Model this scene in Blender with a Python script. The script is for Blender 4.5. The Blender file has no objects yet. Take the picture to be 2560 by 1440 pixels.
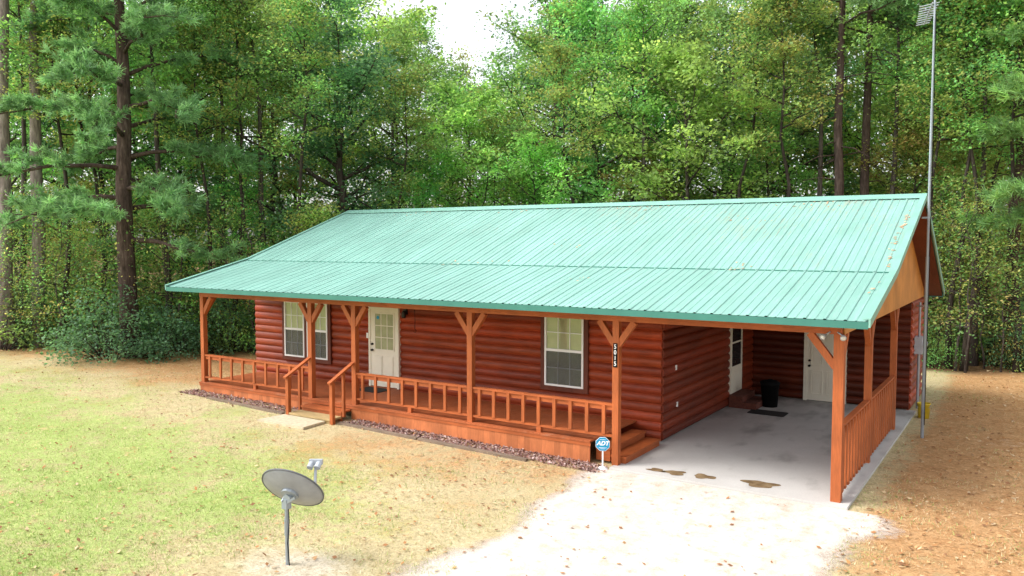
import bpy, math, random
import numpy as np
from mathutils import Vector, Matrix, Euler
random.seed(7)
sc = bpy.context.scene
C = sc.collection
R = math.radians
CAMX, CAMY, CAMZ = 2.623, -13.828, 4.3

# ------------------------------------------------------------------ helpers
def at(u, dep):
    lat = (u - 1280) / 2004 * dep
    return (CAMX + .838 * lat - .546 * dep, CAMY + .546 * lat + .838 * dep)

def ss(v, a, b):
    t = np.clip((v - a) / (b - a), 0, 1)
    return t * t * (3 - 2 * t)

def gz(x, y):
    x = np.asarray(x, float); y = np.asarray(y, float)
    base = .2 * np.clip((-4 - x) / 12.5, 0, 2.0) - .02
    d = np.maximum(np.maximum(-18 - x, x - 1.2), np.maximum(-1.2 - y, y - 12))
    m = ss(d, 0, 3)
    n = .035 * np.sin(x * .7 + 1.3) * np.sin(y * .6 + .4) + .02 * np.sin(x * 1.7) * np.cos(y * 1.3 + x * .4)
    return base + n * m

class MB:
    def __init__(s): s.v = []; s.f = []; s.c = []
    def add(s, vs, fs, col=None):
        o = len(s.v); s.v += [tuple(p) for p in vs]; s.f += [tuple(i + o for i in f) for f in fs]
        if col is not None: s.c += [col] * len(vs)
    def box(s, x0, x1, y0, y1, z0, z1, col=None):
        s.add([(x0,y0,z0),(x1,y0,z0),(x1,y1,z0),(x0,y1,z0),(x0,y0,z1),(x1,y0,z1),(x1,y1,z1),(x0,y1,z1)],
              [(0,3,2,1),(4,5,6,7),(0,1,5,4),(1,2,6,5),(2,3,7,6),(3,0,4,7)], col)
    def bar(s, p0, p1, w, h, up=(0,0,1), col=None):
        p0 = Vector(p0); p1 = Vector(p1); d = (p1 - p0).normalized(); upv = Vector(up)
        r = d.cross(upv)
        if r.length < 1e-4: r = d.cross(Vector((1,0,0)))
        r.normalize(); u = r.cross(d).normalized()
        vs = []
        for p in (p0, p1):
            for a, b in ((-1,-1),(1,-1),(1,1),(-1,1)):
                vs.append(p + r * (a * w / 2) + u * (b * h / 2))
        s.add(vs, [(0,1,2,3),(7,6,5,4),(0,4,5,1),(1,5,6,2),(2,6,7,3),(3,7,4,0)], col)
    def tube(s, pts, rad, n=8, cap=True, col=None):
        pts = [Vector(p) for p in pts]; vs = []; fs = []
        prev = None
        for i, p in enumerate(pts):
            d = (pts[min(i + 1, len(pts) - 1)] - pts[max(i - 1, 0)])
            if d.length < 1e-6: d = Vector((0,0,1))
            d.normalize()
            if prev is None:
                a = d.orthogonal().normalized()
            else:
                a = (prev - d * prev.dot(d)).normalized()
            prev = a; b = d.cross(a)
            r = rad[i] if hasattr(rad, '__len__') else rad
            for k in range(n):
                t = 2 * math.pi * k / n
                vs.append(p + a * (r * math.cos(t)) + b * (r * math.sin(t)))
        for i in range(len(pts) - 1):
            for k in range(n):
                k2 = (k + 1) % n
                fs.append((i*n+k, i*n+k2, (i+1)*n+k2, (i+1)*n+k))
        if cap:
            fs.append(tuple(range(n - 1, -1, -1))); m = (len(pts) - 1) * n
            fs.append(tuple(m + k for k in range(n)))
        s.add(vs, fs, col)
    def extr(s, poly, off, col=None):
        off = Vector(off); n = len(poly)
        vs = [Vector(p) for p in poly] + [Vector(p) + off for p in poly]
        fs = [tuple(range(n - 1, -1, -1)), tuple(range(n, 2 * n))]
        for k in range(n): fs.append((k, (k+1) % n, n + (k+1) % n, n + k))
        s.add(vs, fs, col)
    def lathe(s, prof, cen, n=20, M=None, col=None):
        vs = []; fs = []
        for r, z in prof:
            for k in range(n):
                t = 2 * math.pi * k / n
                p = Vector((r * math.cos(t), r * math.sin(t), z))
                if M is not None: p = M @ p
                vs.append(p + Vector(cen))
        for i in range(len(prof) - 1):
            for k in range(n):
                k2 = (k + 1) % n
                fs.append((i*n+k, i*n+k2, (i+1)*n+k2, (i+1)*n+k))
        s.add(vs, fs, col)
    def mesh(s, name, smooth=False):
        me = bpy.data.meshes.new(name); me.from_pydata(s.v, [], s.f); me.update()
        if s.c and len(s.c) == len(s.v):
            a = me.attributes.new('Col', 'FLOAT_COLOR', 'POINT')
            arr = np.ones((len(s.c), 4), np.float32); arr[:, :3] = np.array(s.c, np.float32).reshape(len(s.c), -1)
            a.data.foreach_set('color', arr.ravel())
        if smooth: me.polygons.foreach_set('use_smooth', [True] * len(me.polygons))
        return me
    def build(s, name, m, parent=None, smooth=False):
        me = s.mesh(name, smooth); me.materials.append(m)
        o = bpy.data.objects.new(name, me); C.objects.link(o)
        if parent is not None: o.parent = parent
        return o

def quads_mesh(name, V, cols, m):
    n = len(V) // 4
    me = bpy.data.meshes.new(name)
    me.vertices.add(n * 4); me.vertices.foreach_set('co', np.asarray(V, np.float32).ravel())
    me.loops.add(n * 4); me.loops.foreach_set('vertex_index', np.arange(n * 4, dtype=np.int32))
    me.polygons.add(n); me.polygons.foreach_set('loop_start', np.arange(0, n * 4, 4, dtype=np.int32))
    me.polygons.foreach_set('loop_total', np.full(n, 4, np.int32))
    me.update(calc_edges=True)
    a = me.attributes.new('Col', 'FLOAT_COLOR', 'POINT')
    arr = np.ones((n, 4, 4), np.float32); arr[:, :, :3] = np.asarray(cols, np.float32)[:, None, :]
    a.data.foreach_set('color', arr.ravel())
    me.materials.append(m)
    return me

def empty(name, loc=(0,0,0), rz=0, sc_=1):
    o = bpy.data.objects.new(name, None); C.objects.link(o)
    o.location = loc; o.rotation_euler = (0, 0, rz)
    o.scale = (sc_, sc_, sc_) if not hasattr(sc_, '__len__') else sc_
    o.empty_display_size = .2
    return o

def tag(o, label=None, cat=None, group=None, kind=None):
    if label: o['label'] = label
    if cat: o['category'] = cat
    if group: o['group'] = group
    if kind: o['kind'] = kind
    return o

# ------------------------------------------------------------------ materials
class NT:
    def __init__(s, name):
        s.m = bpy.data.materials.new(name); s.m.use_nodes = True
        s.t = s.m.node_tree; s.n = s.t.nodes; s.b = s.n['Principled BSDF']; s.out = s.n['Material Output']
    def node(s, t, **k):
        x = s.n.new(t)
        for a, b in k.items(): setattr(x, a, b)
        return x
    def link(s, a, b): s.t.links.new(a, b)
    def coords(s, scale=(1,1,1)):
        tc = s.node('ShaderNodeTexCoord'); mp = s.node('ShaderNodeMapping')
        mp.inputs['Scale'].default_value = scale; s.link(tc.outputs['Object'], mp.inputs['Vector'])
        return mp.outputs['Vector']
    def noise(s, vec, scale, detail=4, rough=.55):
        x = s.node('ShaderNodeTexNoise'); x.inputs['Scale'].default_value = scale
        x.inputs['Detail'].default_value = detail; x.inputs['Roughness'].default_value = rough
        if vec is not None: s.link(vec, x.inputs['Vector'])
        return x.outputs['Fac']
    def ramp(s, fac, stops):
        x = s.node('ShaderNodeValToRGB'); e = x.color_ramp.elements
        while len(e) < len(stops): e.new(.5)
        for i, (p, c) in enumerate(stops):
            e[i].position = p; e[i].color = (*c, 1) if len(c) == 3 else c
        s.link(fac, x.inputs['Fac']); return x.outputs['Color']
    def mix(s, fac, a, b, mode='MIX'):
        x = s.node('ShaderNodeMix', data_type='RGBA', blend_type=mode)
        for i, v in ((0, fac), (6, a), (7, b)):
            if hasattr(v, 'is_output'): s.link(v, x.inputs[i])
            elif i == 0: x.inputs[0].default_value = v
            else: x.inputs[i].default_value = (*v, 1)
        return x.outputs[2]
    def math(s, op, a, b=0, c=None, clamp=False):
        x = s.node('ShaderNodeMath', operation=op, use_clamp=clamp)
        for i, v in ((0, a), (1, b), (2, c)):
            if v is None: continue
            if hasattr(v, 'is_output'): s.link(v, x.inputs[i])
            else: x.inputs[i].default_value = v
        return x.outputs[0]
    def bump(s, h, strength, dist=.02):
        x = s.node('ShaderNodeBump'); x.inputs['Strength'].default_value = strength; x.inputs['Distance'].default_value = dist
        s.link(h, x.inputs['Height']); s.link(x.outputs['Normal'], s.b.inputs['Normal'])
    def attr(s):
        x = s.node('ShaderNodeAttribute', attribute_name='Col'); return x

def mulc(c, k): return tuple(max(0, min(1, v * k)) for v in c)

def simple(name, c, rough=.6, var=.18, scale=6, stretch=(1,1,1), bump=0, metal=0, detail=5, spec=.4):
    t = NT(name); v = t.coords(stretch); n = t.noise(v, scale, detail)
    col = t.ramp(n, [(.3, mulc(c, 1 - var)), (.7, mulc(c, 1 + var))])
    t.link(col, t.b.inputs['Base Color']); t.b.inputs['Roughness'].default_value = rough
    t.b.inputs['Metallic'].default_value = metal; t.b.inputs['Specular IOR Level'].default_value = spec
    if bump: t.bump(n, bump)
    return t.m

def wood(name, c, stretch, rough=.55, var=.3, attr=False, bump=.25, worn=None):
    t = NT(name); v = t.coords(stretch)
    n1 = t.noise(v, 9, 6, .65); n2 = t.noise(t.coords(), 1.3, 4)
    col = t.ramp(n1, [(.28, mulc(c, 1 - var)), (.5, c), (.75, mulc(c, 1 + var))])
    f = t.ramp(n2, [(.3, (.78,.78,.78)), (.7, (1.15,1.15,1.15))])
    col = t.mix(1, col, f, 'MULTIPLY')
    if attr: col = t.mix(1, col, t.attr().outputs['Color'], 'MULTIPLY')
    if worn:
        n3 = t.noise(t.coords(), 3.1, 6, .7)
        col = t.mix(t.ramp(n3, [(.55, (0,0,0)), (.75, (.6,.6,.6))]), col, worn)
    t.link(col, t.b.inputs['Base Color']); t.b.inputs['Roughness'].default_value = rough
    t.b.inputs['Specular IOR Level'].default_value = .3
    t.bump(n1, bump, .01)
    return t.m

def leafmat(name, trans=.35, rough=.5, hv=.03, vv=.25, tk=1.5):
    t = NT(name); a = t.attr().outputs['Color']
    oi = t.node('ShaderNodeObjectInfo')
    hs = t.node('ShaderNodeHueSaturation')
    h = t.math('MULTIPLY_ADD', oi.outputs['Random'], hv * 2, .5 - hv * .85)
    vvv = t.math('MULTIPLY_ADD', oi.outputs['Random'], vv * 2, 1 - vv)
    t.link(h, hs.inputs['Hue']); t.link(vvv, hs.inputs['Value']); t.link(a, hs.inputs['Color'])
    t.link(hs.outputs['Color'], t.b.inputs['Base Color']); t.b.inputs['Roughness'].default_value = rough
    t.b.inputs['Specular IOR Level'].default_value = .25
    tr = t.node('ShaderNodeBsdfTranslucent')
    t.link(t.mix(1, hs.outputs['Color'], (tk * 1.08, tk, tk * .75), 'MULTIPLY'), tr.inputs['Color'])
    mx = t.node('ShaderNodeMixShader'); mx.inputs[0].default_value = trans
    t.link(t.b.outputs[0], mx.inputs[1]); t.link(tr.outputs[0], mx.inputs[2]); t.link(mx.outputs[0], t.out.inputs['Surface'])
    return t.m

def attrmat(name, rough=.8):
    t = NT(name); t.link(t.attr().outputs['Color'], t.b.inputs['Base Color'])
    t.b.inputs['Roughness'].default_value = rough; t.b.inputs['Specular IOR Level'].default_value = .15
    return t.m

M = {}
M['log'] = wood('log_stain', (.295,.046,.013), (.25,.25,3), .5, .34, attr=True)
M['post'] = wood('post_stain', (.375,.098,.027), (6,6,.5), .6, .26)
M['rail'] = wood('rail_stain', (.385,.098,.027), (.5,.5,5), .6, .26)
M['deck'] = wood('deck_stain', (.37,.10,.033), (6,.5,5), .6, .25, worn=(.36,.2,.13))
M['skirt'] = wood('skirt_stain', (.46,.145,.052), (5,5,.6), .6, .18, attr=True)
M['brown'] = wood('brown_trim', (.13,.033,.017), (3,3,.5), .6, .2)
M['soffit'] = wood('soffit_stain', (.14,.037,.018), (4,.4,4), .7, .25)
M['ply'] = wood('plywood', (.50,.22,.05), (5,5,.4), .6, .25)
M['oldwood'] = wood('old_wood', (.42,.3,.14), (.5,6,4), .8, .3)
M['timber'] = wood('grey_timber', (.2,.15,.11), (.5,6,4), .9, .35)
M['white'] = simple('white_paint', (.78,.73,.60), .45, .05, 3)
M['vinyl'] = simple('white_vinyl', (.82,.82,.8), .4, .03, 3)
M['black'] = simple('black_plastic', (.006,.006,.006), .8, .2, 5, spec=.1)
M['mat_rubber'] = simple('rubber_mat', (.018,.018,.018), .9, .4, 40, bump=.3)
M['grey_metal'] = simple('galvanised_metal', (.30,.34,.38), .42, .15, 8, (1,1,.3), metal=.4)
M['dish'] = simple('dish_grey', (.27,.285,.315), .4, .16, 4)
M['dish_rim'] = simple('dish_rim_grey', (.11,.115,.125), .5, .1, 4)
M['dish_light'] = simple('dish_light_grey', (.38,.41,.45), .45, .1, 6)
M['yellow'] = simple('yellow_plastic', (.62,.45,.03), .5, .15, 5)
M['brick'] = simple('brick_step', (.13,.04,.025), .9, .35, 18, bump=.4)
M['brass'] = simple('dark_bronze', (.03,.025,.02), .35, .2, 9, metal=.7)
M['blind'] = simple('blind_cream', (.62,.60,.36), .6, .1, 4)
M['door_blind'] = simple('door_blind', (.36,.37,.20), .35, .22, 3)
M['sign_white'] = simple('sign_white', (.85,.86,.88), .4, .03, 3)
M['sign_blue'] = simple('sign_blue', (.006,.27,.49), .4, .08, 5)
M['lens'] = simple('lamp_lens', (.6,.6,.57), .2, .05, 5)

def barkmat(name, c1, c2):
    t = NT(name); n = t.noise(t.coords((3,3,.6)), 4, 8, .7); n2 = t.noise(t.coords(), .6, 3)
    col = t.ramp(n, [(.35, mulc(c1,.45)), (.55, c1), (.75, c2)])
    col = t.mix(1, col, t.ramp(n2, [(.3,(.7,.7,.7)),(.7,(1.2,1.2,1.2))]), 'MULTIPLY')
    t.link(col, t.b.inputs['Base Color']); t.b.inputs['Roughness'].default_value = .95; t.b.inputs['Specular IOR Level'].default_value = .1
    t.bump(n, .8, .05); return t.m
M['bark_pine'] = barkmat('pine_bark', (.095,.066,.056), (.19,.14,.12))
M['bark_pale'] = barkmat('pale_bark', (.30,.24,.23), (.46,.39,.38))
M['bark'] = barkmat('dark_bark', (.07,.056,.047), (.15,.127,.105))
M['bark_slim'] = barkmat('slim_bark', (.11,.09,.08), (.22,.19,.17))
M['leaf'] = leafmat('broad_leaves', .48)
M['needle'] = leafmat('pine_needles', .32, .55, .012, .12)

def roofmat():
    t = NT('green_metal_roof'); c = (.213,.41,.35)
    n = t.noise(t.coords((1,.35,.35)), 1.2, 5, .6); n2 = t.noise(t.coords((6,.5,.5)), 3, 5, .7)
    col = t.ramp(n, [(.3, mulc(c,.87)), (.7, mulc(c,1.13))])
    col = t.mix(t.ramp(n2, [(.52,(0,0,0)),(.78,(.45,.45,.45))]), col, (.37,.51,.46))
    n4 = t.noise(t.coords((9,.35,.35)), 2.2, 5, .7)
    col = t.mix(t.ramp(n4, [(.52,(0,0,0)),(.78,(.45,.45,.45))]), col, (.15,.295,.245))
    n3 = t.noise(t.coords((7,.6,.6)), 3.2, 8, .78); n5 = t.noise(t.coords(), .5, 3)
    gm = t.node('ShaderNodeSeparateXYZ'); t.link(t.coords(), gm.inputs[0])
    up = t.math('MULTIPLY_ADD', gm.outputs['Z'], .05, -.22)
    rt = t.math('MULTIPLY_ADD', gm.outputs['X'], .004, .03)
    st = t.math('ADD', t.math('ADD', n3, up), t.math('ADD', rt, t.math('MULTIPLY_ADD', n5, .3, -.15)))
    col = t.mix(t.ramp(st, [(.575,(0,0,0)),(.74,(.6,.6,.6))]), col, (.33,.215,.14))
    t.link(col, t.b.inputs['Base Color']); t.b.inputs['Roughness'].default_value = .5
    t.b.inputs['Specular IOR Level'].default_value = .35
    return t.m
M['roof'] = roofmat()
M['trim'] = simple('green_trim', (.04,.17,.135), .4, .1, 2)
M['cap'] = simple('green_ridge_cap', (.21,.42,.35), .4, .1, 2)

def glassmat():
    t = NT('window_glass'); g = t.node('ShaderNodeBsdfGlossy'); g.inputs['Roughness'].default_value = .03
    tr = t.node('ShaderNodeBsdfTransparent'); tr.inputs['Color'].default_value = (.85,.87,.85,1)
    n = t.noise(t.coords(), 2, 2); f = t.math('MULTIPLY_ADD', n, .12, .08)
    mx = t.node('ShaderNodeMixShader'); t.link(f, mx.inputs[0]); t.link(tr.outputs[0], mx.inputs[1]); t.link(g.outputs[0], mx.inputs[2])
    t.link(mx.outputs[0], t.out.inputs['Surface']); return t.m
M['glass'] = glassmat()
def screenmat():
    t = NT('insect_screen'); tr = t.node('ShaderNodeBsdfTransparent')
    t.b.inputs['Roughness'].default_value = .7
    n = t.noise(t.coords(), 3, 3); t.link(t.ramp(n, [(.3,(.05,.055,.065)),(.7,(.09,.095,.105))]), t.b.inputs['Base Color'])
    mx = t.node('ShaderNodeMixShader'); mx.inputs[0].default_value = .62
    t.link(tr.outputs[0], mx.inputs[1]); t.link(t.b.outputs[0], mx.inputs[2]); t.link(mx.outputs[0], t.out.inputs['Surface']); return t.m
M['screen'] = screenmat()
M['darkglass'] = simple('dark_glass', (.02,.022,.022), .08, .2, 3, spec=.6)

def groundmat():
    t = NT('lawn_ground'); a = t.attr(); sp = t.node('ShaderNodeSeparateColor'); t.link(a.outputs['Color'], sp.inputs['Color'])
    co = t.coords()
    nA = t.noise(co, .5, 6, .65); nB = t.noise(co, 2.6, 7, .7); nC = t.noise(co, 30, 7, .75); nD = t.noise(co, 9, 6, .7)
    def msk(ch, w=2.1):
        s_ = t.math('MULTIPLY_ADD', nA, w, -.5 * w)
        s2 = t.math('MULTIPLY_ADD', nB, w, -.5 * w)
        s3 = t.math('MULTIPLY_ADD', nD, w * .6, -.3 * w)
        r = t.math('ADD', t.math('ADD', t.math('ADD', ch, s_), s2), s3)
        return t.ramp(r, [(.25,(0,0,0)),(.8,(1,1,1))])
    tan = t.ramp(nB, [(.3,(.46,.37,.20)),(.7,(.60,.52,.33))])
    green = t.ramp(nB, [(.3,(.28,.39,.10)),(.7,(.43,.48,.19))])
    straw = t.ramp(nB, [(.3,(.41,.215,.092)),(.7,(.55,.345,.175))])
    floor = t.ramp(nB, [(.3,(.12,.07,.04)),(.7,(.27,.16,.085))])
    pale = t.ramp(nB, [(.3,(.50,.42,.30)),(.7,(.66,.60,.49))])
    c = t.mix(msk(sp.outputs[0]), tan, green)
    c = t.mix(msk(sp.outputs[1], 1.7), c, straw)
    c = t.mix(msk(a.outputs['Alpha'], .9), c, pale)
    c = t.mix(msk(sp.outputs[2], .4), c, floor)
    c = t.mix(1, c, t.ramp(nC, [(.28,(.45,.44,.39)),(.5,(1,1,1)),(.72,(1.3,1.3,1.3))]), 'MULTIPLY')
    c = t.mix(1, c, t.ramp(nD, [(.3,(.78,.76,.70)),(.6,(1.08,1.08,1.08))]), 'MULTIPLY')
    t.link(c, t.b.inputs['Base Color']); t.b.inputs['Roughness'].default_value = 1; t.b.inputs['Specular IOR Level'].default_value = .05
    t.bump(nC, .7, .04); return t.m
M['ground'] = groundmat()

def gravelmat():
    t = NT('pale_gravel'); a = t.attr(); co = t.coords()
    n1 = t.noise(co, 70, 6, .75); n2 = t.noise(co, 1.1, 6, .65); n3 = t.noise(co, 4, 8, .78); n4 = t.noise(t.coords((1.6,.5,1)), 1.4, 6, .65)
    c = t.ramp(n1, [(.28,(.47,.41,.36)),(.5,(.69,.635,.58)),(.72,(.80,.76,.71))])
    c = t.mix(1, c, t.ramp(n4, [(.3,(.84,.78,.73)),(.65,(1.06,1.05,1.04))]), 'MULTIPLY')
    c = t.mix(t.ramp(n3, [(.50,(0,0,0)),(.65,(.8,.8,.8))]), c, t.ramp(n1, [(.3,(.42,.26,.16)),(.7,(.62,.46,.34))]))
    t.link(c, t.b.inputs['Base Color']); t.b.inputs['Roughness'].default_value = 1; t.b.inputs['Specular IOR Level'].default_value = .05
    t.bump(n1, .6, .025)
    sp = t.node('ShaderNodeSeparateColor'); t.link(a.outputs['Color'], sp.inputs['Color'])
    e = t.math('ADD', sp.outputs[0], t.math('MULTIPLY_ADD', n2, 1.1, -.55))
    e2 = t.math('ADD', e, t.math('MULTIPLY_ADD', n3, 1.2, -.6))
    e3 = t.math('ADD', e2, t.math('MULTIPLY_ADD', n1, .9, -.45))
    al = t.ramp(e3, [(.2,(0,0,0)),(.7,(1,1,1))])
    t.link(al, t.b.inputs['Alpha']); return t.m
M['gravel'] = gravelmat()

def slabmat():
    t = NT('carport_concrete'); co = t.coords()
    n1 = t.noise(co, 40, 6, .7); n2 = t.noise(co, .7, 5, .6); n3 = t.noise(t.coords((1.3,.6,1)), 1.3, 4, .5)
    gm = t.node('ShaderNodeSeparateXYZ'); t.link(co, gm.inputs[0])
    c = t.ramp(n2, [(.3,(.45,.435,.41)),(.7,(.55,.535,.51))])
    f = t.math('ADD', n3, t.math('MULTIPLY_ADD', gm.outputs['Y'], .022, -.09))  # smudges thicken toward the back, painting in the carport's interior shade
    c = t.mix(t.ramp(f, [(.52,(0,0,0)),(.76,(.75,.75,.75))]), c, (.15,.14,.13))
    c = t.mix(1, c, t.ramp(n1, [(.3,(.9,.9,.9)),(.7,(1.06,1.06,1.06))]), 'MULTIPLY')
    t.link(c, t.b.inputs['Base Color']); t.b.inputs['Roughness'].default_value = .75; t.bump(n1, .15, .01); return t.m
M['slab'] = slabmat()
M['pad'] = simple('pad_concrete', (.5,.43,.3), .9, .2, 12, bump=.2)
M['lava'] = attrmat('lava_rock', .95)
M['bits'] = attrmat('fallen_bits', .85)
M['blade'] = leafmat('grass_blades', .3, .6, .0, .0, 1.2)
def puddlemat():
    t = NT('muddy_puddle'); n = t.noise(t.coords(), 6, 5)
    t.link(t.ramp(n, [(.3,(.14,.09,.045)),(.7,(.31,.225,.13))]), t.b.inputs['Base Color']); t.b.inputs['Roughness'].default_value = .25; t.b.inputs['Specular IOR Level'].default_value = .3; return t.m
M['puddle'] = puddlemat()

# ------------------------------------------------------------------ world, sun, camera
w = bpy.data.worlds.new('World'); sc.world = w; w.use_nodes = True
nt = w.node_tree; bg = nt.nodes['Background']
sky = nt.nodes.new('ShaderNodeTexSky'); sky.sky_type = 'NISHITA'; sky.sun_disc = False
sky.sun_elevation = R(48); sky.sun_rotation = R(230); sky.dust_density = 3; sky.air_density = 1
hs = nt.nodes.new('ShaderNodeHueSaturation'); hs.inputs['Saturation'].default_value = .2; hs.inputs['Value'].default_value = 2.5
nt.links.new(sky.outputs[0], hs.inputs['Color']); nt.links.new(hs.outputs[0], bg.inputs['Color'])
bg.inputs['Strength'].default_value = .15
sl = bpy.data.lights.new('sun', 'SUN'); sl.energy = 2.6; sl.angle = R(30); sl.color = (1,.96,.9)
so = bpy.data.objects.new('sun', sl); C.objects.link(so); so.rotation_euler = (R(42), 0, R(-50)); so.location = (0,0,30)
cam = bpy.data.cameras.new('camera'); co_ = bpy.data.objects.new('camera', cam); C.objects.link(co_)
cam.sensor_width = 36; cam.lens = 28.18; cam.clip_end = 3000; cam.clip_start = .1
co_.location = (CAMX, CAMY, CAMZ); co_.rotation_euler = (R(86.72), 0, R(33.1)); sc.camera = co_
sc.view_settings.view_transform = 'Standard'; sc.view_settings.look = 'None'; sc.view_settings.exposure = 0

# ------------------------------------------------------------------ ground
def masks(x, y):
    lat = .838 * (x - CAMX) + .546 * (y - CAMY); dep = -.546 * (x - CAMX) + .838 * (y - CAMY)
    g = .85 * ss(-x, 4.5, 9) * ss(-y, .3, 5)
    g = np.maximum(g, .35 * ss(-x, 8, 14) * ss(-y, -3, 2))
    g = np.maximum(g, .58 * ss(x, .8, 2.5) * ss(-y, 1.0, 5))
    st = np.maximum(1.1 * ss(-x, 13, 20) * ss(y, -2.5, 3), 1.0 * ss(x, .1, 1.0) * ss(y, -7, -.5))
    st = np.maximum(st, .5 * ss(-x, 3, 5) * ss(y, -6, -1.0) * (1 - ss(-x, 9, 13)))
    edge = 29.8 - 3.5 * ss(lat, 2, 12)
    fl = ss(dep + .7 * np.sin(lat * .9), edge - 1.0, edge + 2.2)
    pl = .95 * np.exp(-(((x + 5.5) / .95) ** 2 + ((y + 6.7) / .6) ** 2)) + .3 * np.exp(-(((x - 2.0) / .9) ** 2 + ((y - 6.2) / .7) ** 2))
    return g, st, fl, pl
def axis(a, b, fine, ext):
    mid = np.arange(a, b + 1e-6, fine); out = []
    st_ = fine; p = b
    while p < ext: st_ *= 1.3; p += st_; out.append(p)
    neg = []; st_ = fine; p = a
    while p > -ext: st_ *= 1.3; p -= st_; neg.append(p)
    return np.array(neg[::-1] + list(mid) + out)
gx = axis(-34, 14, .3, 900); gy = axis(-16, 22, .3, 900)
X, Y = np.meshgrid(gx, gy); Z = gz(X, Y)
nx, ny = len(gx), len(gy)
me = bpy.data.meshes.new('ground')
idx = np.arange(nx * ny).reshape(ny, nx)
F = np.stack([idx[:-1,:-1], idx[:-1,1:], idx[1:,1:], idx[1:,:-1]], -1).reshape(-1, 4)
me.from_pydata(np.stack([X, Y, Z], -1).reshape(-1, 3).tolist(), [], F.tolist()); me.update()
a = me.attributes.new('Col', 'FLOAT_COLOR', 'POINT')
g_, s_, f_, p_ = masks(X, Y)
a.data.foreach_set('color', np.stack([g_, s_, f_, p_], -1).astype(np.float32).ravel())
me.polygons.foreach_set('use_smooth', [True] * len(me.polygons)); me.materials.append(M['ground'])
o = bpy.data.objects.new('ground', me); C.objects.link(o); tag(o, kind='structure')

# driveway
rows = np.arange(-.27, -22, -.25); colsn = 48
V = []; A = []
for y in rows:
    xl = -3.8 + .2 * math.sin(y * 1.1) + .12 * math.sin(y * 2.7); xr = .35 + .7 * math.exp(-((y + .9) / .7) ** 2) + .12 * math.sin(y * 1.7)
    xl -= .9; xr += .7
    for k in range(colsn):
        t_ = k / (colsn - 1); x = xl + (xr - xl) * t_
        V.append((x, y, float(gz(x, y)) + .012)); dd = min(x - xl, xr - x)
        mid = math.exp(-((x + 1.0 + .25 * math.sin(y)) / .55) ** 2)
        A.append(-.5 + min(2.4, dd / .7) - .7 * mid * float(ss(-y, .5, 2)))
idx = np.arange(len(V)).reshape(len(rows), colsn)
F = np.stack([idx[:-1,:-1], idx[1:,:-1], idx[1:,1:], idx[:-1,1:]], -1).reshape(-1, 4)
me = bpy.data.meshes.new('driveway'); me.from_pydata(V, [], F.tolist()); me.update()
a = me.attributes.new('Col', 'FLOAT_COLOR', 'POINT'); arr = np.ones((len(V), 4), np.float32); arr[:, 0] = np.array(A); a.data.foreach_set('color', arr.ravel())
me.materials.append(M['gravel']); o = bpy.data.objects.new('driveway', me); C.objects.link(o); tag(o, kind='structure')

b = MB(); b.box(-4.02, .22, -.25, 8.62, -.15, .03); tag(b.build('carport_slab', M['slab']), kind='structure')
b = MB(); b.extr([(-12.5,-1.55,.10),(-11.0,-1.5,.10),(-11.05,-.8,.10),(-12.45,-.78,.10)], (0,0,.055)); tag(b.build('concrete_pad', M['pad']), kind='structure')
for (px, py, rx, ry) in ((-3.2,.06,.17,.11),(-2.84,.08,.20,.15),(-2.3,.14,.20,.14),(-1.32,.24,.30,.20)):
    n = 28; pts = []
    for k in range(n):
        t_ = 2 * math.pi * k / n; q = 1 + .2 * math.sin(3 * t_ + px * 5) + .12 * math.sin(5 * t_ + px)
        pts.append((px + rx * q * math.cos(t_), py + ry * q * math.sin(t_), .034))
    b = MB(); b.add(pts, [tuple(range(n))]); tag(b.build('puddle', M['puddle']), kind='structure')

# ------------------------------------------------------------------ cabin
cabin = empty('log_cabin')
tag(cabin, 'red-stained log cabin with green metal roof, railed front porch and open carport', 'house')
def log_wall(p0, p1, z0, z1, nrm, h=.2, bul=.05, shade=1.0):
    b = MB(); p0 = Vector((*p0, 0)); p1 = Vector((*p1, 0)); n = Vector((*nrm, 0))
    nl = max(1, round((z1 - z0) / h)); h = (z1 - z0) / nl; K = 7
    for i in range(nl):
        cc = random.uniform(.68, 1.22) * shade; col = (cc, cc * random.uniform(.9, 1.08), cc)  # carport walls have the shade under the roof multiplied into their log colour
        prof = []
        for k in range(K + 1):
            t_ = math.pi * k / K
            prof.append((bul * (math.sin(t_) ** .6 if 0 < k < K else 0), z0 + i * h + h * k / K))
        vs = []
        for p in (p0, p1):
            for d, z in prof: vs.append(p + n * d + Vector((0,0,z)))
        fl = (p1 - p0).cross(n).z > 0
        fs = []
        for k in range(K):
            q = (k, k + 1, K + 2 + k, K + 1 + k); fs.append(q if fl else q[::-1])
        b.add(vs, fs, col)
        for p in (p0, p1):
            vs = [p + n * d + Vector((0,0,z)) for d, z in prof] + [p - n * .05 + Vector((0,0,z0 + i*h + h)), p - n * .05 + Vector((0,0,z0+i*h))]
            b.add(vs, [tuple(range(len(vs)))], col)
    return b.build('log_wall', M['log'], cabin, True)
log_wall((-16.95, 2.1), (-3.95, 2.1), .05, 3.4, (0,-1), bul=.045)
log_wall((-3.95, 2.1), (-3.95, 8.6), .05, 3.4, (1,0), shade=.66)
log_wall((-3.95, 8.6), (.05, 8.6), .05, 2.79, (0,-1), shade=.36)
log_wall((.05, 8.6), (.05, 11.0), .03, 2.79, (1,0))
log_wall((-16.95, 11.0), (.05, 11.0), .05, 2.9, (0,1))
log_wall((-16.95, 2.1), (-16.95, 11.0), .05, 3.0, (-1,0))
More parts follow.
